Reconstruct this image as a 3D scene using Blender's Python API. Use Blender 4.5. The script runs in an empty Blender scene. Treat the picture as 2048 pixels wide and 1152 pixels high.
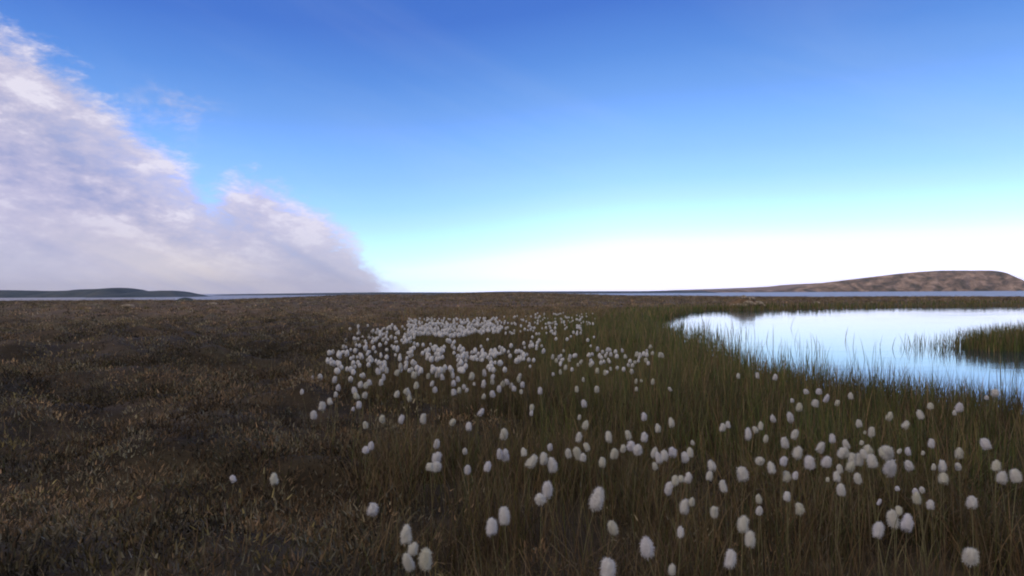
import bpy, math, random
import numpy as np
from mathutils import Vector, Matrix, Euler

# ------------------------------------------------------------------ camera
SC = bpy.context.scene
COL = SC.collection
F = 1384.0                       # focal length in photo pixels (2048 wide)
CAMZ = 0.75
cam_d = bpy.data.cameras.new("camera")
cam = bpy.data.objects.new("camera", cam_d)
COL.objects.link(cam)
cam_d.sensor_width = 36.0
cam_d.lens = F / 2048 * 36.0
cam_d.clip_start = 0.05
cam_d.clip_end = 60000
cam.location = (0, 0, CAMZ)
cam.rotation_euler = Euler((math.pi / 2 + 8 / F, 0.0055, 0), 'XYZ')
SC.camera = cam
CR = np.array(cam.rotation_euler.to_matrix())

def srgb(r, g, b):
    def f(c):
        c /= 255.0
        return c / 12.92 if c <= 0.04045 else ((c + 0.055) / 1.055) ** 2.4
    return (f(r), f(g), f(b), 1.0)

# ------------------------------------------------------------------ render
SC.view_settings.view_transform = 'Standard'
SC.view_settings.look = 'None'
SC.view_settings.exposure = 0.0
SC.view_settings.gamma = 1.0
SC.cycles.filter_width = 2.0
SC.cycles.max_bounces = 6
SC.cycles.diffuse_bounces = 3
SC.cycles.use_denoising = True

SUN_AZ = math.radians(-112)      # clockwise from +Y (view direction)
SUN_EL = math.radians(17)

# ------------------------------------------------------------------ node helper
class N:
    def __init__(s, tree):
        s.t = tree; s.n = tree.nodes; s.l = tree.links
    def new(s, kind, **kw):
        n = s.n.new(kind)
        for k, v in kw.items():
            setattr(n, k, v)
        return n
    def put(s, sock, v):
        if v is None: return
        if isinstance(v, bpy.types.NodeSocket): s.l.new(v, sock)
        else: sock.default_value = v
    def math(s, op, a, b=None, c=None, clamp=False):
        n = s.n.new('ShaderNodeMath'); n.operation = op; n.use_clamp = clamp
        s.put(n.inputs[0], a); s.put(n.inputs[1], b); s.put(n.inputs[2], c)
        return n.outputs[0]
    def mix(s, fac, a, b, blend='MIX'):
        n = s.n.new('ShaderNodeMix'); n.data_type = 'RGBA'; n.blend_type = blend
        s.put(n.inputs[0], fac); s.put(n.inputs[6], a); s.put(n.inputs[7], b)
        return n.outputs[2]
    def rng(s, v, a, b, c=0.0, d=1.0, smooth=True):
        n = s.n.new('ShaderNodeMapRange')
        n.interpolation_type = 'SMOOTHSTEP' if smooth else 'LINEAR'
        n.clamp = True
        s.put(n.inputs[0], v)
        for i, x in enumerate((a, b, c, d)): s.put(n.inputs[i + 1], x)
        return n.outputs[0]
    def ramp(s, fac, stops, interp='LINEAR'):
        n = s.n.new('ShaderNodeValToRGB')
        cr = n.color_ramp; cr.interpolation = interp
        while len(cr.elements) < len(stops): cr.elements.new(0.5)
        for e, (p, c) in zip(cr.elements, stops):
            e.position = p; e.color = c
        s.put(n.inputs[0], fac)
        return n.outputs[0]
    def noise(s, vec, scale, detail=5, rough=0.55, dist=0.0):
        n = s.n.new('ShaderNodeTexNoise')
        s.put(n.inputs['Vector'], vec)
        n.inputs['Scale'].default_value = scale
        n.inputs['Detail'].default_value = detail
        n.inputs['Roughness'].default_value = rough
        n.inputs['Distortion'].default_value = dist
        return n.outputs[0]
    def comb(s, x, y, z=0.0):
        n = s.n.new('ShaderNodeCombineXYZ')
        s.put(n.inputs[0], x); s.put(n.inputs[1], y); s.put(n.inputs[2], z)
        return n.outputs[0]

# ------------------------------------------------------------------ sky
def build_world():
    w = bpy.data.worlds.new("World"); SC.world = w; w.use_nodes = True
    w.node_tree.nodes.clear()
    k = N(w.node_tree)
    out = k.new('ShaderNodeOutputWorld'); bg = k.new('ShaderNodeBackground')
    k.l.new(bg.outputs[0], out.inputs[0])
    tc = k.new('ShaderNodeTexCoord')
    sep = k.new('ShaderNodeSeparateXYZ'); k.l.new(tc.outputs['Generated'], sep.inputs[0])
    x, y, z = sep.outputs
    hor = k.math('SQRT', k.math('ADD', k.math('MULTIPLY', x, x), k.math('MULTIPLY', y, y)))
    t = k.math('DIVIDE', z, k.math('MAXIMUM', hor, 0.001))       # tangent of elevation
    az = k.math('ARCTAN2', x, y)
    # the pale band over the horizon is narrower towards the cloud bank
    left = k.rng(az, 0.22, -0.24)
    tt = k.math('ADD', t, k.math('MULTIPLY', left, 0.045))
    S = [(0.0, (255, 255, 255)), (0.070, (254, 255, 255)), (0.094, (226, 255, 255)), (0.122, (200, 250, 255)), (0.160, (170, 226, 255)),
         (0.20, (150, 205, 255)), (0.243, (132, 188, 250)), (0.28, (118, 171, 246)), (0.345, (94, 147, 229)), (0.42, (73, 121, 211)), (0.65, (50, 92, 180)), (1.0, (38, 74, 155))]
    sky = k.ramp(k.math('MINIMUM', k.math('MAXIMUM', tt, 0.0), 1.0), [(p, srgb(*c)) for p, c in S])
    boost = k.rng(tt, 0.0, 0.09, 1.48, 1.0)
    boostg = k.rng(tt, 0.06, 0.14, 1.42, 1.0)      # channels the photograph clips are really brighter than its white
    boostb = k.rng(tt, 0.15, 0.30, 1.85, 1.0)
    sky = k.mix(1.0, sky, k.comb(boost, boostg, boostb), 'MULTIPLY')
    # physical sky blended in
    ns = k.new('ShaderNodeTexSky'); ns.sky_type = 'NISHITA'; ns.sun_disc = False
    ns.sun_elevation = SUN_EL; ns.sun_rotation = SUN_AZ
    ns.air_density = 1.0; ns.dust_density = 0.4; ns.ozone_density = 2.0
    nsc = k.mix(1.0, ns.outputs[0], (0.003, 0.003, 0.004, 1), 'MULTIPLY')
    sky = k.mix(1.0, sky, nsc, 'ADD')
    # cloud bank: upper edge as a function of azimuth
    edge_px = [(-300, -220), (-120, -60), (0, 40), (130, 120), (230, 205), (340, 305), (420, 372), (470, 348),
               (520, 345), (580, 384), (640, 415), (695, 458), (732, 502), (775, 548), (825, 588), (925, 640)]
    stops = []
    for px, py in edge_px:
        u = (px - 1024) / F; hy = 584 + (1024 - px) * 0.0055
        a = math.atan(u); v = (hy - py) / F * math.cos(a)
        stops.append(((a + 1.2) / 1.2, ((v + 0.1) / 1.0,) * 3 + (1,)))
    e = k.ramp(k.rng(az, -1.2, 0.0, 0.0, 1.0, smooth=False), stops)
    sepc = k.new('ShaderNodeSeparateColor'); k.l.new(e, sepc.inputs[0])
    e = k.math('SUBTRACT', sepc.outputs[0], 0.1)
    vec = k.comb(k.math('MULTIPLY', az, 1.0), k.math('MULTIPLY', t, 2.1))
    # streak coordinate, sheared along the bank
    sh = k.comb(k.math('ADD', k.math('MULTIPLY', az, 0.8), k.math('MULTIPLY', t, 0.3)),
                k.math('ADD', k.math('MULTIPLY', t, 3.2), k.math('MULTIPLY', az, 1.25)), 3.7)
    n1 = k.noise(vec, 9.5, 10, 0.68, 0.2)
    n2 = k.noise(sh, 5.5, 9, 0.64, 0.25)
    n3 = k.noise(vec, 30.0, 7, 0.66, 0.15)
    d = k.math('SUBTRACT', e, t)
    d = k.math('ADD', d, k.math('MULTIPLY', k.math('SUBTRACT', n1, 0.5), k.rng(t, 0.0, 0.1, 0.04, 0.14)))
    d = k.math('ADD', d, k.math('MULTIPLY', k.math('SUBTRACT', n3, 0.5), 0.055))
    d = k.math('ADD', d, k.math('MULTIPLY', k.math('SUBTRACT', n2, 0.5), 0.06))
    cov = k.rng(d, -0.012, 0.040)
    hole = k.rng(k.math('ADD', n2, k.math('MULTIPLY', n3, 0.5)), 0.58, 0.76, 0.90, 1.0)
    hole = k.mix(k.rng(d, 0.02, 0.11), k.comb(hole, hole, hole), (1, 1, 1, 1))
    hs = k.new('ShaderNodeSeparateColor'); k.l.new(hole, hs.inputs[0])
    cov = k.math('MULTIPLY', cov, hs.outputs[0])
    cov = k.math('MULTIPLY', cov, k.rng(az, -3.0, -2.4))
    # faint detached wisps
    wx = k.math('DIVIDE', k.math('ADD', az, 0.455), 0.075); wy = k.math('DIVIDE', k.math('SUBTRACT', t, 0.238), 0.05)
    wd = k.math('SQRT', k.math('ADD', k.math('MULTIPLY', wx, wx), k.math('MULTIPLY', wy, wy)))
    wisp = k.math('MULTIPLY', k.rng(wd, 1.2, 0.1), k.rng(n1, 0.45, 0.68, 0.0, 0.6))
    cov = k.math('MAXIMUM', cov, wisp)
    shade = k.math('ADD', k.math('ADD', k.math('MULTIPLY', n2, 0.35), k.math('MULTIPLY', n1, 0.40)), k.math('MULTIPLY', n3, 0.25))
    ccol = k.ramp(shade, [(0.41, srgb(160, 166, 206)), (0.46, srgb(184, 182, 212)), (0.505, srgb(203, 197, 220)), (0.56, srgb(236, 230, 243))])
    low = k.rng(t, 0.13, 0.0)
    lowc = k.ramp(k.noise(sh, 3.1, 5, 0.5, 0.3), [(0.40, srgb(172, 171, 200)), (0.5, srgb(204, 196, 212)), (0.60, srgb(234, 220, 216))])
    ccol = k.mix(k.math('MULTIPLY', low, 0.85), ccol, lowc)
    # unseen cloud added overhead and behind the viewer to brighten the ground
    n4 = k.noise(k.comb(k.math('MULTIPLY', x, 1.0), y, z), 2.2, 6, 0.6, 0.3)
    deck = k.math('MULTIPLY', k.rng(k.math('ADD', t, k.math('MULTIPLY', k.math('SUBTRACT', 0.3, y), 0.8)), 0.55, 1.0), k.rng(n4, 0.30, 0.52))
    ccol = k.mix(k.rng(d, 0.08, 0.24, 0.0, 0.42), ccol, srgb(192, 186, 213))
    edgeb = k.rng(d, 0.10, 0.0, 0.0, 0.35)
    ccol = k.mix(edgeb, ccol, srgb(226, 224, 245))
    final = k.mix(k.math('MULTIPLY', cov, 0.95), sky, ccol)
    veil = k.math('MULTIPLY', k.rng(k.noise(sh, 2.0, 6, 0.6, 0.6), 0.42, 0.72), 0.07)
    final = k.mix(veil, final, srgb(215, 228, 250))
    fill_deck_col = k.ramp(n4, [(0.35, (0.46, 0.44, 0.40, 1)), (0.65, (0.78, 0.74, 0.66, 1))])
    final = k.mix(deck, final, fill_deck_col)
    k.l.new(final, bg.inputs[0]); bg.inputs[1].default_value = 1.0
build_world()

sun_d = bpy.data.lights.new("sun", 'SUN'); sun = bpy.data.objects.new("sun", sun_d); COL.objects.link(sun)
sun_d.energy = 0.6; sun_d.angle = math.radians(12); sun_d.color = (1.0, 0.86, 0.74)
sd_ = Vector((math.sin(SUN_AZ) * math.cos(SUN_EL), math.cos(SUN_AZ) * math.cos(SUN_EL), math.sin(SUN_EL)))
sun.rotation_euler = sd_.to_track_quat('Z', 'Y').to_euler()

# ------------------------------------------------------------------ geometry helpers
RNG = np.random.default_rng(11)

def ray(px, py):
    v = CR @ np.array([(px - 1024) / F, (576 - py) / F, -1.0])
    return v
def at(px, py, z=0.0):
    v = ray(px, py); s = (z - CAMZ) / v[2]
    return np.array([v[0] * s, v[1] * s, z])
def atd(px, py, D):
    v = ray(px, py); s = D / v[1]
    return np.array([v[0] * s, D, CAMZ + v[2] * s])
def hz(px):                      # horizon row at a column
    return 584 + (1024 - px) * 0.0055

def vnoise(x, y, seed=0):
    xi = np.floor(x).astype(np.int64); yi = np.floor(y).astype(np.int64)
    fx = x - xi; fy = y - yi
    fx = fx * fx * (3 - 2 * fx); fy = fy * fy * (3 - 2 * fy)
    def h(a, b):
        n = (a * 374761393 + b * 668265263 + seed * 2246822519) & 0xffffffff
        n = ((n ^ (n >> 13)) * 1274126177) & 0xffffffff
        return ((n ^ (n >> 16)) & 0xffff) / 65535.0
    return (h(xi, yi) * (1 - fx) + h(xi + 1, yi) * fx) * (1 - fy) + (h(xi, yi + 1) * (1 - fx) + h(xi + 1, yi + 1) * fx) * fy
def fbm(x, y, o=4, seed=0):
    s = 0; a = 1; tot = 0
    for i in range(o):
        s = s + a * vnoise(x * 2 ** i + 17.3 * i, y * 2 ** i - 9.1 * i, seed + i); tot += a; a *= 0.5
    return s / tot
def sm(a, b, x):
    t = np.clip((x - a) / (b - a), 0, 1); return t * t * (3 - 2 * t)

pond_px = [(1268, 656), (1315, 642), (1355, 629), (1400, 622), (1500, 620.5), (1650, 618), (1800, 614.5), (1950, 613),
           (2100, 612), (2350, 612), (2700, 640), (2700, 800), (2350, 855), (2200, 862), (2048, 848), (1900, 832), (1750, 812),
           (1600, 785), (1480, 752), (1405, 722), (1350, 692), (1315, 672)]
POND = np.array([at(*p)[:2] for p in pond_px])
def pond_sd(x, y):               # metres inside the pond (negative outside)
    best = np.full(np.shape(x), 1e9); ins = np.zeros(np.shape(x), bool)
    n = len(POND)
    for i in range(n):
        ax, ay = POND[i]; bx, by = POND[(i + 1) % n]
        dx, dy = bx - ax, by - ay
        t = np.clip(((x - ax) * dx + (y - ay) * dy) / (dx * dx + dy * dy), 0, 1)
        best = np.minimum(best, (x - ax - t * dx) ** 2 + (y - ay - t * dy) ** 2)
        c = ((ay > y) != (by > y)) & (x < (bx - ax) * (y - ay) / (by - ay + 1e-12) + ax)
        ins ^= c
    d = np.sqrt(best)
    d = d + 0.0
    return np.where(ins, d, -d) + (fbm(x * 1.3, y * 1.3, 3, 40) - 0.5) * 0.5
ISX, ISY, IRX, IRY = 7.75, 8.8, 2.5, 1.05
def islet(x, y):                 # >0 inside
    return 1 - np.sqrt(((x - ISX) / IRX) ** 2 + ((y - ISY) / IRY) ** 2) + (fbm(x * 1.2, y * 1.2, 2, 77) - 0.5) * 0.35

cr_px = np.array([-400, 0, 430, 560, 640, 700, 780, 870, 930, 1050, 1140, 1250, 1500, 2048, 2500])
cr_of = np.array([10, 11, 12.3, 9.2, 6.6, 4.4, 4.2, 5.4, 3.4, 2.6, 5.6, 8.8, 11.6, 12.8, 12])
def ground(x, y):
    r = np.hypot(x, y) + 1e-6
    px = 1024 + F * x / np.maximum(y, 0.2 * r)
    off = np.interp(px, cr_px, cr_of)
    leftn = sm(1.5, -2.0, x / np.maximum(r, 1) * 6 + 0.0)
    sd = pond_sd(x, y)
    hum = fbm(x * 1.5, y * 1.5, 3, 3)
    hum2 = fbm(x * 0.45 + 5, y * 0.45, 3, 9)
    amp = 0.04 + 0.22 * leftn
    h = 0.07 + (hum - 0.5) * amp * 1.6 + (hum2 - 0.5) * (0.05 + 0.12 * leftn) + 0.05 * leftn
    # long low swells farther out
    h = h + sm(12, 40, r) * ((fbm(x * 0.09, y * 0.22, 3, 21) - 0.5) * 0.30)
    h = np.maximum(h, 0.035)
    crest = CAMZ - off * 90 / F
    c = sm(25, 88, y) * (np.maximum(y, 0) > 0)
    h = h * (1 - c) + (crest - 0.03 + (fbm(x * 0.06, y * 0.1, 3, 33) - 0.5) * 0.18) * c
    fall = np.clip(r - 95, 0, None)
    h = h - fall * 0.022
    h = np.maximum(h, -9.0)
    b = sm(-0.15, 0.9, sd)
    h = np.where(sd > -0.4, h * (1 - sm(-0.4, 0.05, sd)) + 0.0 * sm(-0.4, 0.05, sd) - 0.4 * b, h)
    isl = islet(x, y)
    h = np.where(isl > -0.3, np.maximum(h, -0.4 + 0.36 * sm(-0.3, 0.12, isl)), h)
    return h

def make_mesh(name, V, faces_idx, starts, totals, mat, parent=None, attrs=None, smooth=False):
    me = bpy.data.meshes.new(name)
    me.vertices.add(len(V)); me.vertices.foreach_set('co', np.ascontiguousarray(V, np.float32).ravel())
    me.loops.add(len(faces_idx)); me.loops.foreach_set('vertex_index', np.ascontiguousarray(faces_idx, np.int32))
    me.polygons.add(len(starts)); me.polygons.foreach_set('loop_start', np.ascontiguousarray(starts, np.int32))
    try: me.polygons.foreach_set('loop_total', np.ascontiguousarray(totals, np.int32))
    except Exception: pass
    if smooth: me.polygons.foreach_set('use_smooth', np.ones(len(starts), bool))
    me.update(calc_edges=True)
    for k_, v_ in (attrs or {}).items():
        if v_.ndim == 1:
            a = me.attributes.new(k_, 'FLOAT', 'POINT'); a.data.foreach_set('value', v_.astype(np.float32))
        else:
            a = me.attributes.new(k_, 'FLOAT_COLOR', 'POINT'); a.data.foreach_set('color', v_.astype(np.float32).ravel())
    if mat: me.materials.append(mat)
    if name is None: return me
    o = bpy.data.objects.new(name, me); COL.objects.link(o)
    if parent: o.parent = parent
    return o
def quads(name, V, Q, mat, **kw):
    Q = np.asarray(Q); n = len(Q)
    return make_mesh(name, V, Q.ravel(), np.arange(n) * 4, np.full(n, 4), mat, **kw)
def tag(o, label=None, cat=None, group=None, kind=None):
    if label: o['label'] = label
    if cat: o['category'] = cat
    if group: o['group'] = group
    if kind: o['kind'] = kind
    return o

# ------------------------------------------------------------------ materials
def mat_new(name):
    m = bpy.data.materials.new(name); m.use_nodes = True
    m.node_tree.nodes.clear(); k = N(m.node_tree)
    out = k.new('ShaderNodeOutputMaterial'); b = k.new('ShaderNodeBsdfPrincipled')
    k.l.new(b.outputs[0], out.inputs[0])
    b.inputs['Specular IOR Level'].default_value = 0.15
    b.inputs['Roughness'].default_value = 0.85
    return m, k, b, out
def attr(k, name):
    a = k.new('ShaderNodeAttribute'); a.attribute_name = name; return a

def c3(r, g, b): return (r, g, b, 1.0)

m_ground, k, b, out = mat_new('tundra ground')
geo = k.new('ShaderNodeNewGeometry'); pos = geo.outputs['Position']
gz = attr(k, 'green').outputs['Fac']
nA = k.noise(pos, 1.1, 8, 0.65, 0.3); nB = k.noise(pos, 6.0, 6, 0.6); nC = k.noise(pos, 0.12, 5, 0.6, 0.4)
brown = k.ramp(nA, [(0.30, c3(0.060, 0.046, 0.034)), (0.42, c3(0.125, 0.090, 0.060)), (0.52, c3(0.170, 0.115, 0.075)), (0.62, c3(0.130, 0.112, 0.072)), (0.75, c3(0.21, 0.145, 0.095))])
brown = k.mix(k.rng(nC, 0.42, 0.62), brown, c3(0.20, 0.125, 0.078))
brown = k.mix(k.rng(nB, 0.35, 0.6, 0.5, 0.0), brown, c3(0.03, 0.026, 0.022))
green = k.ramp(nA, [(0.3, c3(0.070, 0.058, 0.026)), (0.5, c3(0.105, 0.086, 0.036)), (0.7, c3(0.115, 0.078, 0.040))])
gcol = k.mix(gz, brown, green)
peat_shade = k.rng(k.noise(pos, 3.2, 5, 0.6, 0.4), 0.40, 0.60)
sepg = k.new('ShaderNodeSeparateXYZ'); k.l.new(pos, sepg.inputs[0])
nearm = k.rng(sepg.outputs[1], 22.0, 7.0)           # near ground darkened: shade between tussocks put into the peat colour, fading with distance
gcol = k.mix(k.math('MULTIPLY', nearm, k.math('ADD', 0.62, k.math('MULTIPLY', peat_shade, 0.34))), gcol, c3(0.034, 0.025, 0.017))
k.l.new(gcol, b.inputs['Base Color'])
bp = k.new('ShaderNodeBump'); bp.inputs['Strength'].default_value = 0.6; bp.inputs['Distance'].default_value = 0.03
k.l.new(k.noise(pos, 14, 6, 0.6), bp.inputs['Height']); k.l.new(bp.outputs[0], b.inputs['Normal'])

def leaf_mat(name):
    m, k, b, out = mat_new(name)
    a = attr(k, 'tint')
    k.l.new(a.outputs['Color'], b.inputs['Base Color'])
    b.inputs['Roughness'].default_value = 0.7
    return m
m_grass = leaf_mat('grass blades'); m_heath = leaf_mat('heath leaves'); m_sedge = leaf_mat('green sedge blades')

m_cot, k, b, out = mat_new('cotton fluff')
oi = k.new('ShaderNodeObjectInfo')
ccol = k.ramp(oi.outputs['Random'], [(0.0, c3(0.62, 0.59, 0.51)), (0.35, c3(0.67, 0.64, 0.60)), (0.65, c3(0.70, 0.67, 0.68)), (1.0, c3(0.70, 0.67, 0.73))])
tcn = k.new('ShaderNodeTexCoord')
fz = k.noise(tcn.outputs['Object'], 260, 4, 0.6)
ccol = k.mix(k.rng(fz, 0.3, 0.6, 0.25, 0.0), ccol, c3(0.55, 0.50, 0.44))
k.l.new(ccol, b.inputs['Base Color']); b.inputs['Roughness'].default_value = 1.0
b.inputs['Specular IOR Level'].default_value = 0.0
tr = k.new('ShaderNodeBsdfTranslucent'); k.l.new(ccol, tr.inputs[0])
mx = k.new('ShaderNodeMixShader'); mx.inputs[0].default_value = 0.25
k.l.new(b.outputs[0], mx.inputs[1]); k.l.new(tr.outputs[0], mx.inputs[2]); k.l.new(mx.outputs[0], out.inputs[0])

m_stem, k, b, out = mat_new('cotton grass stem')
tcn = k.new('ShaderNodeTexCoord')
k.l.new(k.ramp(k.noise(tcn.outputs['Object'], 18, 3), [(0.35, c3(0.15, 0.15, 0.07)), (0.65, c3(0.22, 0.17, 0.10))]), b.inputs['Base Color'])

m_pond, k, b, out = mat_new('pond water')
b.inputs['Base Color'].default_value = c3(0.022, 0.038, 0.06); b.inputs['Roughness'].default_value = 0.06
b.inputs['IOR'].default_value = 1.333; b.inputs['Specular IOR Level'].default_value = 0.7
geo = k.new('ShaderNodeNewGeometry')
mp = k.new('ShaderNodeMapping'); mp.inputs['Scale'].default_value = (1.0, 2.6, 1.0); k.l.new(geo.outputs['Position'], mp.inputs['Vector'])
bp = k.new('ShaderNodeBump'); bp.inputs['Strength'].default_value = 0.09; bp.inputs['Distance'].default_value = 0.012
k.l.new(k.math('MULTIPLY', k.noise(mp.outputs[0], 5.0, 4, 0.5), k.rng(k.noise(mp.outputs[0], 0.5, 2), 0.45, 0.62, 0.15, 1.0)), bp.inputs['Height'])
k.l.new(bp.outputs[0], b.inputs['Normal'])

m_sea, k, b, out = mat_new('sea water')
b.inputs['Base Color'].default_value = c3(0.36, 0.33, 0.35); b.inputs['Roughness'].default_value = 0.35
b.inputs['IOR'].default_value = 1.333; b.inputs['Specular IOR Level'].default_value = 0.35
geo = k.new('ShaderNodeNewGeometry')
bp = k.new('ShaderNodeBump'); bp.inputs['Strength'].default_value = 1.0; bp.inputs['Distance'].default_value = 1.2
k.l.new(k.noise(geo.outputs['Position'], 0.25, 4, 0.6), bp.inputs['Height']); k.l.new(bp.outputs[0], b.inputs['Normal'])

def hill_mat(name, a, b_, c, scale):
    m, k, b, out = mat_new(name)
    geo = k.new('ShaderNodeNewGeometry')
    mp = k.new('ShaderNodeMapping'); mp.inputs['Scale'].default_value = (1, 1, 2.2); k.l.new(geo.outputs['Position'], mp.inputs['Vector'])
    n = k.noise(mp.outputs[0], scale, 7, 0.62, 0.6)
    k.l.new(k.ramp(n, [(0.36, a), (0.5, b_), (0.66, c)]), b.inputs['Base Color'])
    return m
m_hillR = hill_mat('bare red brown slope', c3(0.085, 0.076, 0.055), c3(0.26, 0.18, 0.14), c3(0.55, 0.38, 0.30), 0.020)
m_hillL = hill_mat('dark blue green slope', c3(0.045, 0.065, 0.085), c3(0.075, 0.094, 0.115), c3(0.12, 0.125, 0.13), 0.012)
m_hillF = hill_mat('far ochre slope', c3(0.30, 0.19, 0.13), c3(0.34, 0.22, 0.15), c3(0.40, 0.26, 0.18), 0.003)

m_rock, k, b, out = mat_new('lichened pale stone')
tcn = k.new('ShaderNodeTexCoord')
n = k.noise(tcn.outputs['Object'], 9, 6, 0.6)
k.l.new(k.ramp(n, [(0.38, c3(0.10, 0.085, 0.07)), (0.5, c3(0.30, 0.24, 0.19)), (0.65, c3(0.42, 0.33, 0.25))]), b.inputs['Base Color'])

# ------------------------------------------------------------------ ground sheet
def green_zone(x, y):
    """0 brown heath .. 1 green sedge marsh"""
    sd = pond_sd(x, y)
    near = 0.85 * np.exp(np.minimum(sd + 0.2, 0) / 2.6)
    tongue = np.exp(-(((x - 1.9) / 1.5) ** 2 + ((y - 9.5) / 4.0) ** 2))
    right = sm(0.6, 3.0, x) * sm(8, 3, y) * 0.6
    g = np.clip(np.maximum(np.maximum(near, tongue), right) + (fbm(x * 0.8, y * 0.8, 4, 60) - 0.5) * 0.9, 0, 1)
    return g * (1 - 0.5 * sm(30, 45, y))
def build_ground():
    rings = np.concatenate([[0.02], np.geomspace(0.3, 900, 420)])
    A = np.concatenate([np.linspace(-180, -58, 42, endpoint=False), np.linspace(-58, 58, 620, endpoint=False), np.linspace(58, 180, 42, endpoint=False)])
    A = np.radians(A)
    R_, A_ = np.meshgrid(rings, A, indexing='ij')
    X = R_ * np.sin(A_); Y = R_ * np.cos(A_); Z = ground(X, Y)
    V = np.stack([X, Y, Z], -1).reshape(-1, 3)
    nr, na = X.shape
    i = np.arange(nr - 1)[:, None]; j = np.arange(na)[None, :]; j2 = (j + 1) % na
    Q = np.stack([i * na + j, i * na + j2, (i + 1) * na + j2, (i + 1) * na + j], -1).reshape(-1, 4)[:, ::-1]
    g = green_zone(V[:, 0], V[:, 1])
    o = quads('ground', V, Q, m_ground, attrs={'green': g}, smooth=True)
    tag(o, kind='structure')
build_ground()

def sheet(name, x0, x1, y0, y1, z, mat, n=1):
    xs = np.linspace(x0, x1, n + 1); ys = np.linspace(y0, y1, n + 1)
    X, Y = np.meshgrid(xs, ys); V = np.stack([X, Y, np.full_like(X, z)], -1).reshape(-1, 3)
    i = np.arange(n)[:, None]; j = np.arange(n)[None]
    Q = np.stack([i * (n + 1) + j, i * (n + 1) + j + 1, (i + 1) * (n + 1) + j + 1, (i + 1) * (n + 1) + j], -1).reshape(-1, 4)
    o = quads(name, V, Q, mat); tag(o, kind='structure'); return o
def build_pond():
    # water lies only inside (a little past) the shore outline
    P = POND; c = P.mean(0)
    n = len(P); V = []
    for i in range(n):
        a, b_ = P[i - 1], P[(i + 1) % n]; tg = b_ - a; nm = np.array([-tg[1], tg[0]]); nm /= np.linalg.norm(nm)
        q = P[i] + nm * 0.0
        V.append((q[0] + (q - c)[0] / np.linalg.norm(q - c) * 0.35, q[1] + (q - c)[1] / np.linalg.norm(q - c) * 0.35, 0.0))
    me = bpy.data.meshes.new('pond_water'); me.from_pydata(V, [], [list(range(n))][:1]); me.update()
    if me.polygons[0].normal.z < 0: me.flip_normals()
    me.materials.append(m_pond); o = bpy.data.objects.new('pond_water', me); COL.objects.link(o); tag(o, kind='structure')
build_pond()
sheet('sea', -11900, 11900, -1400, 12400, -6.0, m_sea)

# ------------------------------------------------------------------ hills
def hill(name, prof, D, depth, mat, rough=1.0, seed=0, nx=180, ny=46, base=-7.0):
    """ridge whose skyline passes through the given photo points at distance D"""
    px = np.array([p[0] for p in prof], float); py = np.array([p[1] for p in prof], float)
    us = np.linspace(px[0], px[-1], nx)
    top = np.interp(us, px, py)
    kx = np.hanning(5); kx /= kx.sum()
    top = np.convolve(np.pad(top, 2, mode='edge'), kx, 'valid')
    V = []
    for j in range(ny):
        t = j / (ny - 1)                      # 0 front foot .. 1 back foot
        prof_h = math.sin(math.pi * t) ** 0.8 if t < 0.5 else math.sin(math.pi * t) ** 0.6
        for i in range(nx):
            q = atd(us[i], top[i], D)
            H = q[2] - base
            gul = fbm(np.array([i * 0.16 + seed]), np.array([j * 0.12]), 4, seed)[0]
            gul2 = fbm(np.array([i * 0.5]), np.array([j * 0.35]), 3, seed + 9)[0]
            z = base + H * prof_h * (1 - (1 - prof_h) * 0.5 * gul * rough) + (gul2 - 0.5) * 0.06 * H * rough * (1 - prof_h ** 6)
            yy = D + (t - 0.5) * depth + (gul - 0.5) * depth * 0.12
            V.append((q[0] * (1 if D == 0 else 1), yy, z))
    V = np.array(V)
    i = np.arange(ny - 1)[:, None]; j = np.arange(nx - 1)[None]
    Q = np.stack([i * nx + j, i * nx + j + 1, (i + 1) * nx + j + 1, (i + 1) * nx + j], -1).reshape(-1, 4)
    o = quads(name, V, Q, mat, smooth=True); tag(o, kind='structure'); return o
hill('hill', [(1240, 583), (1330, 581.2), (1430, 580.5), (1540, 580), (1573, 578), (1612, 571), (1651, 565), (1738, 554.5), (1800, 547), (1840, 543.5),
              (1883, 541), (1930, 541), (1980, 541), (1995, 542), (2008, 545), (2020, 551), (2034, 557), (2048, 565), (2070, 576), (2110, 581)], 3000, 170, m_hillR, 1.0, 3, nx=300)
hill('hill', [(1450, 582), (1490, 580), (1540, 574), (1580, 569), (1620, 567), (1700, 563), (1800, 567), (1900, 575), (2000, 580)], 5200, 1300, m_hillF, 0.5, 8, nx=90, ny=24)
hill('hill', [(1290, 583), (1340, 580.5), (1420, 578), (1500, 575), (1573, 571), (1680, 569), (1800, 570), (1950, 577)], 10500, 1500, m_hillF, 0.3, 5, nx=90, ny=24)
hill('hill', [(-420, 570), (-200, 578), (0, 580), (60, 581), (104, 582), (150, 580.5), (165, 578.5), (208, 577.5), (228, 576), (245, 575.5), (256, 576.5), (264, 580), (272, 586), (300, 589), (325, 591)], 1650, 300, m_hillL, 0.7, 14, nx=300)
hill('hill', [(245, 590), (265, 586), (280, 584.5), (300, 582), (325, 581), (343, 581), (353, 584), (362, 588.5), (374, 592), (386, 593.5)], 1500, 300, m_hillL, 0.6, 25, nx=70, ny=30)
# low strips of coast beyond the sea
hill('hill', [(470, 588.5), (520, 587.6), (620, 586.2), (700, 585.2), (760, 584.4), (850, 584.6), (930, 584.8), (1010, 582.6), (1100, 582.4), (1200, 582.2), (1300, 582.0), (1400, 581.8)], 2600, 500, m_hillL, 0.4, 31, nx=140, ny=14)

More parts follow.
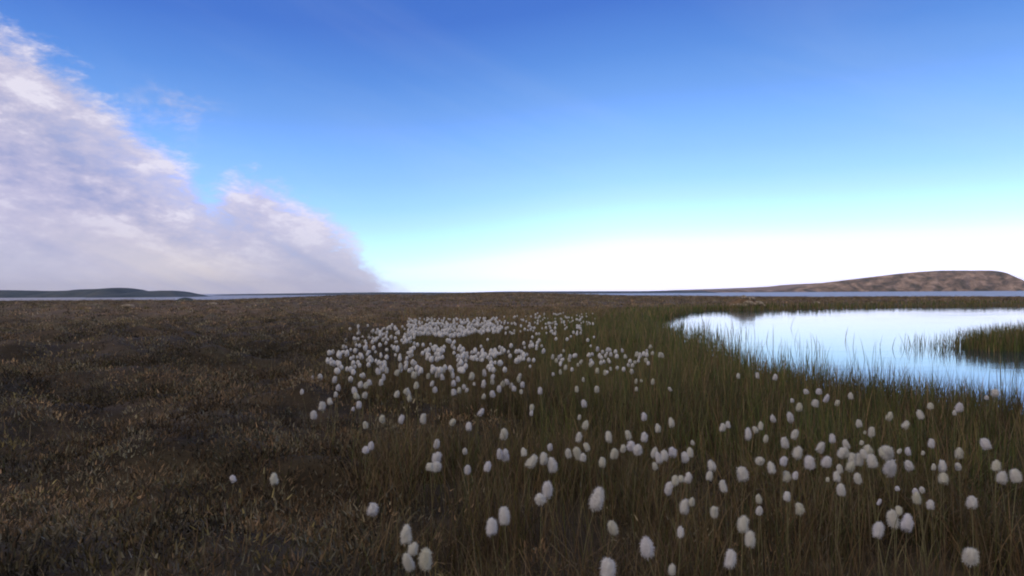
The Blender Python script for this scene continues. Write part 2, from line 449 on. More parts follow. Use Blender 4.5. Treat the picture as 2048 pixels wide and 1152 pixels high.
# ------------------------------------------------------------------ blades
def blade_mesh(name, P, H, W, yaw, lean, bend, tint, mat, droop=None):
    """P (n,3) roots, H lengths, W widths, yaw lean direction, lean angle at root, bend added to tip"""
    n = len(P)
    lv = np.array([0, 0.4, 0.75, 1.0]); wd = np.array([1, 0.85, 0.5, 0.0])
    ang = lean[:, None] + bend[:, None] * lv[None] ** 1.5
    seg = np.diff(lv)[None] * H[:, None]
    mid = (ang[:, 1:] + ang[:, :-1]) / 2
    dh = np.concatenate([np.zeros((n, 1)), np.cumsum(np.sin(mid) * seg, 1)], 1)
    dz = np.concatenate([np.zeros((n, 1)), np.cumsum(np.cos(mid) * seg, 1)], 1)
    cx = P[:, 0:1] + dh * np.cos(yaw)[:, None]; cy = P[:, 1:2] + dh * np.sin(yaw)[:, None]; cz = P[:, 2:3] + dz
    fy = RNG.uniform(0, 2 * np.pi, n)
    sx = np.cos(fy)[:, None] * W[:, None] * wd[None] / 2; sy = np.sin(fy)[:, None] * W[:, None] * wd[None] / 2
    V = np.zeros((n, 7, 3))
    for q in range(3):
        V[:, 2 * q] = np.stack([cx[:, q] - sx[:, q], cy[:, q] - sy[:, q], cz[:, q]], -1)
        V[:, 2 * q + 1] = np.stack([cx[:, q] + sx[:, q], cy[:, q] + sy[:, q], cz[:, q]], -1)
    V[:, 6] = np.stack([cx[:, 3], cy[:, 3], cz[:, 3]], -1)
    F_ = np.array([0, 1, 3, 2, 2, 3, 5, 4, 4, 5, 6])
    idx = (np.arange(n)[:, None] * 7 + F_[None]).ravel()
    st = (np.arange(n)[:, None] * 11 + np.array([0, 4, 8])[None]).ravel()
    tot = np.tile([4, 4, 3], n)
    T = np.ones((n, 7, 4)); T[:, :, :3] = tint[:, None, :]
    return make_mesh(name, V.reshape(-1, 3), idx, st, tot, mat, attrs={'tint': T.reshape(-1, 4)})

def wedge(n, r0, r1, a0=-46, a1=46):
    r = np.sqrt(RNG.uniform(r0 * r0, r1 * r1, n)); a = np.radians(RNG.uniform(a0, a1, n))
    return r * np.sin(a), r * np.cos(a)
def pal(cols, n, w=None):
    cols = np.array(cols); i = RNG.choice(len(cols), n, p=w)
    return cols[i] * np.array((2.25, 2.25, 1.95)) * RNG.uniform(0.75, 1.25, (n, 1))
BROWN = [(0.105, 0.066, 0.042), (0.082, 0.056, 0.040), (0.145, 0.098, 0.062), (0.060, 0.042, 0.034), (0.085, 0.074, 0.040)]
OLIVE = [(0.056, 0.056, 0.022), (0.078, 0.070, 0.028), (0.045, 0.058, 0.026), (0.10, 0.078, 0.036), (0.06, 0.046, 0.026)]
GREEN = [(0.041, 0.053, 0.019), (0.053, 0.063, 0.022), (0.037, 0.045, 0.022), (0.074, 0.067, 0.026), (0.030, 0.037, 0.016)]
HEATH = np.array([(0.070, 0.054, 0.042), (0.052, 0.048, 0.040), (0.084, 0.060, 0.044), (0.040, 0.042, 0.038), (0.078, 0.074, 0.062), (0.062, 0.056, 0.032), (0.092, 0.070, 0.050), (0.036, 0.032, 0.030)])

def build_grass():
    parts = []
    for r0, r1, dens, wk, hk in ((0.7, 2.6, 9000, 1.0, 1.0), (2.6, 6, 3400, 1.45, 1.0), (6, 13, 900, 2.6, 0.95), (13, 30, 210, 5.5, 0.9), (30, 92, 14, 16, 0.9)):
        area = 0.5 * (r1 * r1 - r0 * r0) * math.radians(92)
        n = int(area * dens * (1.0 if r0 < 13 else 1))
        x, y = wedge(n, r0, r1)
        g = green_zone(x, y); sd = pond_sd(x, y)
        rr = np.hypot(x, y)
        leftn = sm(-0.02, -0.34, x / y + (fbm(x * 0.9, y * 0.9, 3, 5) - 0.5) * 0.25)
        clump = fbm(x * 5, y * 5, 2, 71)
        keep = (RNG.random(n) < (1 - 0.80 * leftn) * np.clip((clump - 0.28) * 3.2, 0.12, 1)) & (sd < 0.02)
        x, y, g, leftn = x[keep], y[keep], g[keep], leftn[keep]
        n = len(x)
        hh = (0.085 + 0.095 * (1 - leftn)) * RNG.uniform(0.5, 1.35, n) * (0.75 + 0.5 * fbm(x * 1.7, y * 1.7, 2, 14)) * hk
        hh *= 1 - 0.35 * sm(12, 30, y)
        w = RNG.uniform(0.0014, 0.0030, n) * wk
        br = pal(BROWN, n); ol = pal(OLIVE, n)
        gg = (RNG.random(n) < g * 0.9)[:, None]
        tint = np.where(gg, ol, br)
        pale = RNG.random(n) < 0.09; tint[pale] = np.array((0.34, 0.26, 0.17)) * RNG.uniform(0.5, 1.1, (int(pale.sum()), 1))
        patch = fbm(x * 0.9, y * 0.9, 3, 90)[:, None]
        tint = tint * (0.50 + 0.95 * patch) * (0.62 + 0.38 * sm(4, 16, y))[:, None]  # nearer blades tinted darker, standing in for shade down among them
        P = np.stack([x, y, ground(x, y) - 0.008], -1)
        lean = np.abs(RNG.normal(0.10, 0.16, n)) + 0.10 * leftn
        bend = np.abs(RNG.normal(0.35, 0.45, n)) * (1 + leftn) * (1 + 1.6 * (fbm(x * 1.4, y * 1.4, 2, 19) > 0.56))
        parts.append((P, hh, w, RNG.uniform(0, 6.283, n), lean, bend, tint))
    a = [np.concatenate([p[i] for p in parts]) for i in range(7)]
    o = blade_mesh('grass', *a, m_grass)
    tag(o, 'brown and olive tundra grass covering the marshy ground', 'grass', kind='stuff')
    return len(a[0])

def build_heath():
    parts = []
    for r0, r1, dens, per, k_ in ((0.8, 3.2, 300, 46, 1.0), (3.2, 8, 120, 38, 1.4), (8, 20, 30, 26, 2.4), (20, 92, 2.6, 22, 5.2)):
        area = 0.5 * (r1 * r1 - r0 * r0) * math.radians(92)
        nc = int(area * dens)
        cx, cy = wedge(nc, r0, r1)
        leftn = sm(0.06, -0.30, cx / cy + (fbm(cx * 0.9, cy * 0.9, 3, 5) - 0.5) * 0.3)
        far = sm(14, 22, cy)
        sd = pond_sd(cx, cy)
        keep = (RNG.random(nc) < np.maximum(leftn, 0.16 + 0.45 * far)) & (sd < -0.4 - 0.6 * far)
        cx, cy = cx[keep], cy[keep]; nc = len(cx)
        R = RNG.uniform(0.035, 0.10, nc) * (0.5 + 0.5 * k_) * np.where(RNG.random(nc) < 0.16, 2.0, 1)
        hc = R * RNG.uniform(0.55, 1.15, nc) / (1 + 0.22 * (k_ - 1))
        kind = (fbm(cx * 1.3, cy * 1.3, 3, 51) * 1.9 - 0.45) * len(HEATH)
        kind = np.clip(kind + RNG.normal(0, 1.6, nc), 0, len(HEATH) - 1).astype(int)
        ct = HEATH[kind] * np.array((1.14, 1.0, 0.80)) * (1.75 + 0.9 * sm(5, 20, cy))[:, None] * RNG.uniform(0.35, 1.6, (nc, 1)) * (0.42 + 1.05 * sm(0.36, 0.62, fbm(cx * 2.2, cy * 2.2, 3, 93)))[:, None]  # nearer clumps coloured darker in place of shade in their gaps
        n = nc * per
        th = RNG.uniform(0, 6.283, n); ph = np.sqrt(RNG.random(n))
        Rr = np.repeat(R, per); Hc = np.repeat(hc, per)
        x = np.repeat(cx, per) + Rr * ph * np.cos(th); y = np.repeat(cy, per) + Rr * ph * np.sin(th)
        z = ground(x, y) + Hc * (1 - ph ** 2) * RNG.uniform(0.2, 1.0, n) + 0.004 * np.repeat(np.sqrt(cx * cx + cy * cy), per) ** 0.5
        L = RNG.uniform(0.008, 0.025, n) * (0.55 + 0.45 * k_)
        W = RNG.uniform(0.0026, 0.0056, n) * k_
        lean = ph * 0.9 + RNG.normal(0, 0.35, n)
        tint = np.repeat(ct, per, 0) * RNG.uniform(0.55, 1.5, (n, 1)); pt = RNG.random(n) < 0.05; tint[pt] = np.array((0.19, 0.17, 0.13)) * RNG.uniform(0.6, 1.2, (int(pt.sum()), 1))
        parts.append((np.stack([x, y, z], -1), L, W, th, lean, RNG.normal(0.2, 0.3, n), tint))
    a = [np.concatenate([p[i] for p in parts]) for i in range(7)]
    o = blade_mesh('heath', *a, m_heath)
    tag(o, 'low mats of brown and grey dwarf heath and moss across the tundra', 'heath', kind='stuff')
    return len(a[0])

def build_sedge():
    parts = []
    def add(x, y, hmul, wk, dark=1.0, water=True):
        n = len(x)
        hh = RNG.uniform(0.15, 0.37, n) * hmul
        w = RNG.uniform(0.0022, 0.0042, n) * wk
        tint = pal(GREEN, n) * dark
        dry = RNG.random(n) < 0.33
        tint[dry] = pal(BROWN, int(dry.sum()))
        z = np.maximum(ground(x, y), -0.03) - 0.01
        parts.append((np.stack([x, y, z], -1), hh, w, RNG.uniform(0, 6.283, n), np.abs(RNG.normal(0.04, 0.08, n)), np.abs(RNG.normal(0.16, 0.30, n)), tint * 1.0))
    # near and left shore fringe, thinning out into the water
    x, y = wedge(330000, 2.6, 16, 2, 50); sd = pond_sd(x, y)
    cl = fbm(x * 2.6, y * 2.6, 3, 81)
    p = np.where(sd < 0, 0.7, np.exp(-sd / (0.12 + 0.34 * np.clip(cl * 2.4 - 0.7, 0, 1))) * np.clip((cl - 0.22) * 3, 0, 1))
    p = np.where(y > 11, p * 0.5, p)
    keep = RNG.random(len(x)) < p * np.clip(16.0 / (x * x + y * y) + 0.22 + 0.15 * (y > 9), 0, 1) * 0.62
    x, y = x[keep], y[keep]
    d = np.hypot(x, y)
    hm = np.where(pond_sd(x, y) > -0.5, 0.95, 0.75) * (0.7 + 0.5 * fbm(x * 1.5, y * 1.5, 2, 5)) 
    add(x, y, hm, np.clip(d / 4.5, 0.8, 3))
    # scattered single stalks standing farther out
    x, y = wedge(9000, 3, 12, 8, 48); sd = pond_sd(x, y); cl = fbm(x * 3.2, y * 3.2, 2, 83)
    keep = (sd > 0.2) & (RNG.random(len(x)) < 0.25 * np.exp(-sd / 0.45) * np.clip((cl - 0.5) * 5, 0, 1))
    add(x[keep], y[keep], 0.85, np.clip(np.hypot(x[keep], y[keep]) / 4.5, 0.8, 3))
    # islet
    x = RNG.uniform(ISX - IRX * 1.25, ISX + IRX * 1.3, 60000); y = RNG.uniform(ISY - IRY * 1.5, ISY + IRY * 1.5, 60000)
    s = islet(x, y)
    keep = (RNG.random(len(x)) < sm(-0.02, 0.22, s) * 0.75 + 0.05 * sm(-0.25, -0.02, s) * (x < ISX))
    add(x[keep], y[keep], np.clip(0.80 + 0.8 * s[keep], 0.65, 1.35), 1.9)
    # far bank fringe
    x, y = wedge(90000, 12, 46, 8, 50); sd = pond_sd(x, y)
    keep = (sd < 0.15) & (sd > -3) & (RNG.random(len(x)) < np.exp(np.minimum(sd, 0) / 1.0)) & (y > 11)
    x, y = x[keep], y[keep]
    px = 1024 + F * x / y
    add(x, y, np.interp(px, [1250, 1600, 1800, 2048], [0.75, 0.85, 0.52, 0.5]), 7.0)
    a = [np.concatenate([np.broadcast_to(p[i], (len(p[0]),) + np.shape(p[i])[1:]) if np.ndim(p[i]) else np.full(len(p[0]), p[i]) for p in parts]) for i in range(7)]
    o = blade_mesh('sedge', *a, m_sedge)
    tag(o, 'green upright sedge standing around and in the pond', 'sedge', kind='stuff')
    return len(a[0])
print('grass', build_grass(), 'heath', build_heath(), 'sedge', build_sedge())

# ------------------------------------------------------------------ stones
def rock_mesh(name, r, seed, squash=0.6):
    import bmesh
    bm = bmesh.new(); bmesh.ops.create_icosphere(bm, subdivisions=3, radius=1)
    rs = np.random.default_rng(seed); off = rs.uniform(0, 50, 3)
    for v in bm.verts:
        c = np.array(v.co)
        f = 0.75 + 0.5 * fbm(np.array([c[0] * 1.6 + off[0] + c[2]]), np.array([c[1] * 1.6 + off[1] - c[2] * 0.7]), 4, seed)[0]
        f = round(f * 9) / 9 * 0.5 + f * 0.5
        v.co = Vector((c[0] * f * r[0], c[1] * f * r[1], c[2] * f * r[2] * squash))
    me = bpy.data.meshes.new(name); bm.to_mesh(me); bm.free(); me.materials.append(m_rock); return me
def rock(name, loc, r, seed, label, cat, mat=None):
    me = rock_mesh(name, r, seed, 1.0)
    if mat: me.materials[0] = mat
    o = bpy.data.objects.new(name, me); o.location = loc; COL.objects.link(o)
    return tag(o, label, cat)

# ------------------------------------------------------------------ cotton grass
def head_mesh(seed):
    """rounded cap of fluff, widest low down, ragged lower rim; 1 unit wide, base at z=0"""
    import bmesh
    rs = np.random.default_rng(seed)
    bm = bmesh.new(); bmesh.ops.create_icosphere(bm, subdivisions=3, radius=1)
    off = rs.uniform(0, 60, 2); tall = 1.38; low = rs.uniform(0.30, 0.42); sk = rs.normal(0, 0.07, 2)
    sc = rs.uniform(-0.08, 0.08)
    for v in bm.verts:
        c = np.array(v.co); t = (c[2] + 1) / 2
        th = math.atan2(c[1], c[0]); rad = math.hypot(c[0], c[1]) ** 0.8
        prof = (1.0 - (0.14 + sc) * max(0.0, t - low) / (1 - low)) * (1 + 0.40 * max(0.0, 0.28 - t) / 0.28)
        big = fbm(np.array([c[0] * 1.5 + off[0] + c[2] * 0.8]), np.array([c[1] * 1.5 + off[1] + c[2] * 1.7]), 2, seed)[0] - 0.5
        sml = fbm(np.array([c[0] * 5 + off[1] + c[2] * 2]), np.array([c[1] * 5 + off[0] - c[2] * 3]), 2, seed + 3)[0] - 0.5
        lump = 1 + 0.62 * big + 0.40 * sml
        x = math.cos(th) * rad * prof * 0.42 * lump; y = math.sin(th) * rad * prof * 0.42 * lump
        z = max(0.0, (t - 0.07) / 0.93) * tall * (0.93 + 0.30 * big + 0.20 * sml)
        if t < 0.35: z += 0.34 * (0.35 - t) / 0.35 * (vnoise(np.array([th * 1.6 + 9]), np.array([seed * 1.7]), seed)[0] - 0.6)
        v.co = Vector((x + sk[0] * t, y + sk[1] * t, z))
    bm.normal_update()
    vs = list(bm.verts)
    fib = []
    for q in range(3600):
        v = vs[rs.integers(len(vs))]
        nrm = Vector(v.normal); nrm = (nrm + Vector(rs.normal(0, 0.45, 3)) + Vector((0.12, 0, -0.30))).normalized()
        side = nrm.cross(Vector(rs.normal(0, 1, 3))).normalized() * rs.uniform(0.004, 0.012)
        L = 0.07 + 0.23 * rs.random() ** 1.6
        p = v.co - nrm * 0.03
        fib.append((p - side, p + side, p + nrm * L + Vector((0, 0, -0.03))))
    for f in bm.faces: f.smooth = True
    for tri in fib:
        bm.faces.new([bm.verts.new(c) for c in tri])
    me = bpy.data.meshes.new('seed_head'); bm.to_mesh(me); bm.free(); me.materials.append(m_cot)
    return me
HEADS = [head_mesh(s) for s in range(14)]

def stem_mesh(seed):
    """stem 1 unit tall, with one narrow bract leaf; returns mesh and tip offset"""
    rs = np.random.default_rng(100 + seed)
    a = rs.uniform(0, 6.283); lean = rs.uniform(0.02, 0.16)
    V = []; Fc = []; nseg = 6; ns = 5
    for i in range(nseg + 1):
        t = i / nseg; cx = math.cos(a) * lean * t * t; cy = math.sin(a) * lean * t * t; r = 0.0050 * (1 - 0.45 * t)
        for j in range(ns):
            V.append((cx + r * math.cos(j * 6.283 / ns), cy + r * math.sin(j * 6.283 / ns), t))
    for i in range(nseg):
        for j in range(ns):
            Fc.append((i * ns + j, i * ns + (j + 1) % ns, (i + 1) * ns + (j + 1) % ns, (i + 1) * ns + j))
    me = bpy.data.meshes.new('stem'); me.from_pydata(V, [], Fc); me.materials.append(m_stem)
    for p in me.polygons: p.use_smooth = True
    # sheath leaf
    b = rs.uniform(0, 6.283); V = []; L = rs.uniform(0.35, 0.6); z0 = rs.uniform(0.15, 0.3)
    for i in range(5):
        t = i / 4; w = 0.007 * (1 - t) + 0.0005; h = 0.16 * t * t + 0.02 * t
        cx = math.cos(b) * h; cy = math.sin(b) * h; z = z0 + L * t * (1 - 0.25 * t)
        V += [(cx - w * math.sin(b), cy + w * math.cos(b), z), (cx + w * math.sin(b), cy - w * math.cos(b), z)]
    ml = bpy.data.meshes.new('leaf'); ml.from_pydata(V, [], [(2 * i, 2 * i + 1, 2 * i + 3, 2 * i + 2) for i in range(4)]); ml.materials.append(m_stem)
    return me, ml, (math.cos(a) * lean, math.sin(a) * lean)
STEMS = [stem_mesh(s) for s in range(8)]

def zone(x0, y0, s, rows):
    return [(x0 + r[0] / s, y0 + r[1] / s, r[2] / s, (r[3] if len(r) > 3 else r[2] * 1.3) / s) for r in rows]
A1 = zone(600, 800, 2.844, [(122,28,45,50),(78,80,42,50),(175,8,30,30),(335,22,35,45),(300,48,22,25),(375,138,35,45),(467,102,38,48),(573,103,36,52),
 (700,100,42,60),(860,122,36,42),(1018,62,34,48),(960,148,38,50),(1316,38,30,38),(1316,72,22,32),(1158,185,50,70),(1618,15,35,45),(1587,95,22,30),
 (1620,138,40,52),(1582,205,42,60),(1757,203,42,65),(1870,192,38,55),(1957,90,36,45),(1957,205,42,58),(1422,262,34,42),(940,285,32,40),
 (775,243,42,55),(772,318,60,70),(775,372,64,60),(740,375,50,45),(400,255,38,50),(370,280,42,40),(952,388,42,58),(1062,373,45,58),(1138,300,42,65),
 (1168,308,48,66),(1275,292,40,48),(1300,338,62,80),(1385,325,52,70),(1440,362,62,85),(1530,295,38,62),(1585,292,52,75),(1608,320,40,50),
 (1635,260,36,52),(1720,348,45,60),(1785,297,50,65),(1835,270,34,48),(1880,250,55,60),(1920,275,60,60),(1405,500,68,95),(1370,555,70,55),
 (1678,545,88,140),(1163,650,72,100),(1090,712,72,100),(1790,713,62,85),(402,615,72,75),(600,757,72,105),(637,840,62,75),(628,905,70,110),
 (712,888,84,130),(1978,823,85,128),(1745,945,95,125)])
A2 = zone(1300, 780, 2.738, [(45,205,36,48),(120,172,36,55),(18,335,40,60),(52,365,46,64),(80,352,44,60),(125,335,50,58),(30,410,34,45),(235,285,22,28),
 (220,338,40,55),(195,362,45,60),(343,408,50,62),(322,465,40,52),(205,475,45,55),(176,482,36,40),(135,490,44,60),(97,530,50,70),(408,520,46,68),
 (508,450,68,78),(395,200,36,48),(430,185,28,40),(536,233,38,72),(605,192,32,48),(583,212,34,40),(632,262,30,42),(677,150,30,45),(772,140,38,65),
 (815,88,38,50),(780,55,22,25),(905,68,40,45),(958,38,30,50),(1020,66,28,35),(1100,30,30,38),(925,5,36,30),(858,5,30,30),(785,235,42,55),
 (738,280,46,65),(802,335,60,70),(595,378,50,48),(668,420,50,65),(728,382,42,55),(748,468,50,62),(792,462,34,45),(875,390,62,72),(960,382,58,68),
 (928,305,46,62),(1000,260,38,52),(1080,290,40,50),(1155,285,24,26),(1042,335,50,60),(1070,338,46,56),(1105,372,52,70),(1142,374,52,70),
 (1090,412,52,60),(1195,325,55,55),(1175,345,40,52),(1220,382,60,75),(1300,330,72,80),(1270,335,36,50),(1303,415,66,95),(1040,425,36,50),
 (1022,468,42,60),(972,488,22,26),(1047,538,52,70),(1140,477,44,60),(1148,178,36,45),(1212,222,38,58),(1175,230,18,20),(1305,138,36,48),
 (1393,183,40,50),(1487,130,38,50),(1535,85,34,35),(1360,328,24,32),(1417,332,32,45),(1493,342,20,26),(1422,407,50,60),(1540,287,38,50),
 (1690,87,46,55),(1667,122,22,28),(1842,38,24,24),(1888,12,45,45),(1850,287,55,65),(1687,340,46,60),(1600,412,46,62),(1605,478,55,62),
 (1690,415,34,42),(1550,418,26,36),(1895,410,48,60),(1920,470,62,72),(2010,462,62,72),(185,628,58,85),(228,605,38,52),(353,660,50,66),
 (597,590,38,55),(595,655,40,50),(748,577,42,52),(820,645,54,68),(508,725,68,95),(546,808,62,88),(430,912,66,100),(168,772,44,62),
 (118,978,48,62),(1242,755,66,85),(1335,695,70,95),(1360,655,40,50),(1405,718,66,90),(1462,585,50,66),(1458,555,36,40),(1490,540,30,36),
 (1535,622,46,55),(1762,605,62,72),(1752,890,85,105),(1250,605,22,40),(1357,535,28,28)])
A3 = zone(1200, 520, 2.415, [(762,555,20,30),(845,563,24,30),(668,557,18,28)])
A4 = zone(1080, 620, 6.4, [(38,522,45,60),(160,590,40,70),(205,640,44,60),(240,600,40,60),(305,518,36,42),(385,590,46,60),(375,630,46,60),
 (325,725,50,75),(260,785,46,70),(175,815,46,50),(515,655,45,60),(485,695,40,50),(645,640,46,50),(648,700,46,50),(672,562,40,46),
 (735,490,50,65),(802,530,48,50),(860,500,54,60),(908,560,50,60),(975,585,56,60),(1057,512,40,55),(1092,590,50,60),(1235,560,60,76),
 (1285,570,54,66),(1140,700,46,50),(1215,665,50,40),(1358,635,56,62),(1405,465,52,55),(1440,548,46,50),(1370,520,36,46),(1530,565,50,70),
 (1572,570,50,70),(730,770,56,75),(832,795,54,76),(905,748,36,50),(553,885,40,60),(470,1005,54,80),(728,1005,72,90),(1225,905,48,70),
 (1232,1005,48,60),(1302,900,36,45),(1440,908,50,80),(1675,1003,46,60)])
A5 = zone(600, 560, 3.15, [(12,700,28,36),(78,612,24,28),(215,622,32,42),(238,672,34,44),(225,718,28,34),(192,760,38,46),(380,655,40,44),
 (345,690,40,46),(360,725,40,46),(405,720,38,44),(415,660,34,40),(440,640,34,42),(370,780,34,42),(605,715,36,44),(685,700,38,50),
 (690,740,34,46),(730,660,36,44),(660,695,30,38),(495,570,34,44),(525,608,28,44),(545,565,28,40),(510,640,30,42),(605,580,36,40),
 (635,540,28,42),(715,592,40,46),(742,578,30,40),(700,562,28,36),(805,600,28,38),(828,648,28,40),(850,686,34,42),(862,590,34,44),
 (888,580,34,44),(905,560,30,40),(896,608,34,42),(960,595,30,42),(968,645,34,40),(995,620,30,38),(1025,560,30,44),(970,702,38,42),
 (1002,690,30,38),(1035,668,30,36),(1048,690,24,28),(1080,600,40,50),(1160,580,30,48),(1155,650,34,50),(1210,605,28,38),(1212,636,28,40),
 (1215,712,38,44),(1153,730,28,34),(1097,652,20,24),(1252,680,34,46),(1275,650,34,40),(1310,636,32,40),(1332,662,32,40),(1348,682,30,36),
 (1380,600,26,40),(1380,625,26,36),(1402,655,34,42),(1395,700,24,30),(1512,692,34,46)])
A6 = [(468, 956, 13, 16), (548, 956, 18, 22)]
LIST = A1 + A2 + A3 + A4 + A5 + A6
print('individual cotton grass', len(LIST))

HZ = 0.305
def place_z(px, py):
    """height of a head's base: around 0.3 m, pushed to keep the plant between 0.14 and 0.36 m"""
    return HZ
protos = {}
def cotton(px, py, w, h, i):
    rs = random.Random(i * 7 + 1)
    zc = 0.295 + rs.uniform(-0.022, 0.022)
    if py - hz(px) > 470: zc -= 0.0
    c = at(px, py, zc)
    D = c[1]
    W = w * D / F * 0.87; Hh = max(h * D / F * 0.88, W * 0.9)
    st, lf, tip = STEMS[rs.randrange(len(STEMS))]
    headbase = zc - Hh * 0.5
    gz0 = float(ground(np.array([c[0]]), np.array([c[1]]))[0])
    gz0 = max(gz0, -0.12)
    L = headbase - gz0 + 0.008
    root = bpy.data.objects.new('cotton_grass', None); COL.objects.link(root); root.empty_display_size = 0.02
    yaw = rs.uniform(0, 6.283)
    ca, sa = math.cos(yaw), math.sin(yaw)
    ox = (tip[0] * ca - tip[1] * sa) * L; oy = (tip[0] * sa + tip[1] * ca) * L
    root.location = (c[0] - ox, c[1] - oy, gz0 - 0.008); root.rotation_euler = (0, 0, yaw)
    s = bpy.data.objects.new('stem', st); COL.objects.link(s); s.parent = root; s.scale = (L * 0.9 + 0.02, L * 0.9 + 0.02, L)
    s.scale = (L, L, L)
    l = bpy.data.objects.new('leaf', lf); COL.objects.link(l); l.parent = root; l.scale = (L, L, L)
    hd = bpy.data.objects.new('seed_head', HEADS[rs.randrange(len(HEADS))]); COL.objects.link(hd); hd.parent = root
    hd.location = (tip[0] * L, tip[1] * L, L - Hh * 0.03)
    hd.scale = (W / 1.0, W / 1.0, Hh / 1.38)
    hd.rotation_euler = (rs.gauss(0, 0.16), rs.gauss(0, 0.16), rs.uniform(0, 6.283))
    root['kind'] = 'thing'
    return root

ORD = ['first', 'second', 'third', 'fourth', 'fifth', 'sixth', 'seventh', 'eighth', 'ninth', 'tenth', 'eleventh', 'twelfth',
       'thirteenth', 'fourteenth', 'fifteenth', 'sixteenth', 'seventeenth', 'eighteenth', 'nineteenth', 'twentieth']
SPECIAL = [((1190, 992), 'largest tall white cotton grass head, standing alone in the middle foreground'),
           ((850, 1112), 'plump white cotton grass head, right one of the touching pair at the bottom edge'),
           ((821, 1118), 'creamy cotton grass head, left and lower one of the touching group at the bottom edge'),
           ((824, 1095), 'small cotton grass head peeping over the left one of the touching bottom group'),
           ((811, 1066), 'oval white cotton grass head just above the touching pair at the bottom edge'),
           ((741, 1016), 'round white cotton grass head standing alone in brown grass left of the bottom pair'),
           ((1009, 1028), 'higher right one of two white cotton grass heads side by side in centre foreground'),
           ((983, 1050), 'lower left one of two white cotton grass heads side by side in centre foreground'),
           ((1094, 976), 'white cotton grass head touching a blurry lower one, left of the largest head'),
           ((1082, 995), 'dim wide cotton grass head half hidden under the one left of the largest head'),
           ((1229, 1051), 'small greyish cotton grass head alone, below and right of the largest head'),
           ((1295, 1089), 'large bell shaped cotton grass head near the bottom, right of the lone greyish one'),
           ((1213, 1132), 'big white cotton grass head at the very bottom edge right of the centre'),
           ((1940, 1105), 'large round white cotton grass head near the bottom right corner'),
           ((1457, 1113), 'tall cotton grass head near the bottom edge, below the stacked pair'),
           ((1485, 1045), 'upper head of the two stacked cotton grass heads low in the right half'),
           ((1499, 1075), 'lower head of the two stacked cotton grass heads low in the right half'),
           ((1754, 1056), 'round cotton grass head at the lower left of the white trio, bottom right'),
           ((1788, 1034), 'wide left head of the merged white cotton grass trio, bottom right'),
           ((1797, 1019), 'small top head of the merged white cotton grass trio, bottom right'),
           ((1813, 1042), 'right head of the merged white cotton grass trio, bottom right'),
           ((1943, 1001), 'round cotton grass head standing alone above the bottom right corner head'),
           ((1343, 1137), 'small dim cotton grass head on the bottom edge beneath the right half'),
           ((1361, 1062), 'small cotton grass head alone between two large heads low in the right half'),
           ((468, 956), 'small greenish white cotton grass head, leftmost of all in the brown heath'),
           ((548, 956), 'white cotton grass head second from the left edge, beside a smaller greenish one'),
           ((1007, 865), 'yellowish tall cotton grass head alone in the brown grass of the centre'),
           ((1486, 944), 'big round cotton grass head alone left of the crowded white cluster'),
           ((1600, 1015), 'creamy cone shaped cotton grass head alone below the crowded right hand cluster'),
           ((1682, 976), 'bright cotton grass head just beneath the crowded white cluster on the right')]
ZONES = [  # (x0,x1,y0,y1, phrase)
    (0, 700, 560, 1152, 'cotton tufts straggling over brown heath left of the dense patch'),
    (700, 900, 800, 880, 'small cotton tufts in the loose row below the dense patch'),
    (900, 1200, 800, 880, 'small cotton tufts scattered in brown grass at the centre'),
    (700, 1010, 880, 960, 'cotton tufts in the sparse row left of centre foreground'),
    (1010, 1180, 880, 1000, 'cotton tufts in the centre row above the largest head'),
    (1180, 1300, 800, 960, 'cotton tufts in the small huddle just right of centre'),
    (1300, 1400, 800, 935, 'cotton tufts in the tight white huddle right of centre'),
    (1300, 1440, 935, 1152, 'cotton tufts trailing below the tight huddle right of centre'),
    (1400, 1560, 800, 900, 'cotton tufts in the thin upper row below the pond'),
    (1400, 1560, 900, 1152, 'cotton tufts dotted low in dark grass, right of centre'),
    (1560, 1720, 770, 850, 'cotton tufts nearest the pond edge reeds on the right'),
    (1560, 1680, 850, 960, 'cotton tufts just left of the crowded white right cluster'),
    (1560, 1720, 960, 1152, 'cotton tufts below the crowded white cluster on the right'),
    (1680, 1800, 880, 960, 'cotton tufts in the crowded white cluster on the right'),
    (1680, 1800, 770, 880, 'cotton tufts above the crowded white cluster on the right'),
    (1800, 1900, 770, 900, 'cotton tufts between the white right cluster and pond reeds'),
    (1900, 2048, 770, 890, 'cotton tufts at far right just below the pond reeds'),
    (1800, 1930, 900, 1000, 'cotton tufts right of the crowded white cluster, midway down'),
    (1720, 1930, 960, 1152, 'cotton tufts around the small lilac clump, lower right'),
    (1930, 2048, 890, 1000, 'cotton tufts grouped at the right edge of the picture'),
    (1180, 1290, 690, 745, 'tiny cotton tufts in the upper row beside green sedge'),
    (1290, 1400, 680, 800, 'tiny cotton tufts nearest the left shore of the pond'),
    (1180, 1290, 745, 800, 'tiny cotton tufts in the lower scatter by green sedge'),
    (1080, 1180, 560, 800, 'tiny pale cotton tufts on the dense patch right fringe'),
    (1400, 1560, 600, 800, 'tiny cotton tufts close to the water among pond reeds'),
    (700, 760, 700, 800, 'cotton tufts ringed at the left of the dense patch'),
    (760, 860, 700, 800, 'cotton tufts strung along the lower left dense patch edge'),
    (860, 935, 700, 800, 'cotton tufts knotted at the bottom middle of dense patch'),
    (935, 1000, 700, 800, 'cotton tufts in the bottom right of the dense patch'),
    (1000, 1080, 700, 800, 'cotton tufts arcing at the dense patch lower right end'),
]
roots = []
for i, (px, py, w, h) in enumerate(LIST):
    roots.append((cotton(px, py, w, h, i), px, py, w, h))
used = set()
for (sx, sy), lab in SPECIAL:
    j = min((q for q in range(len(roots)) if q not in used), key=lambda q: (roots[q][1] - sx) ** 2 + (roots[q][2] - sy) ** 2)
    used.add(j); tag(roots[j][0], lab, 'cotton grass', 'cotton grass heads standing out singly in the foreground')
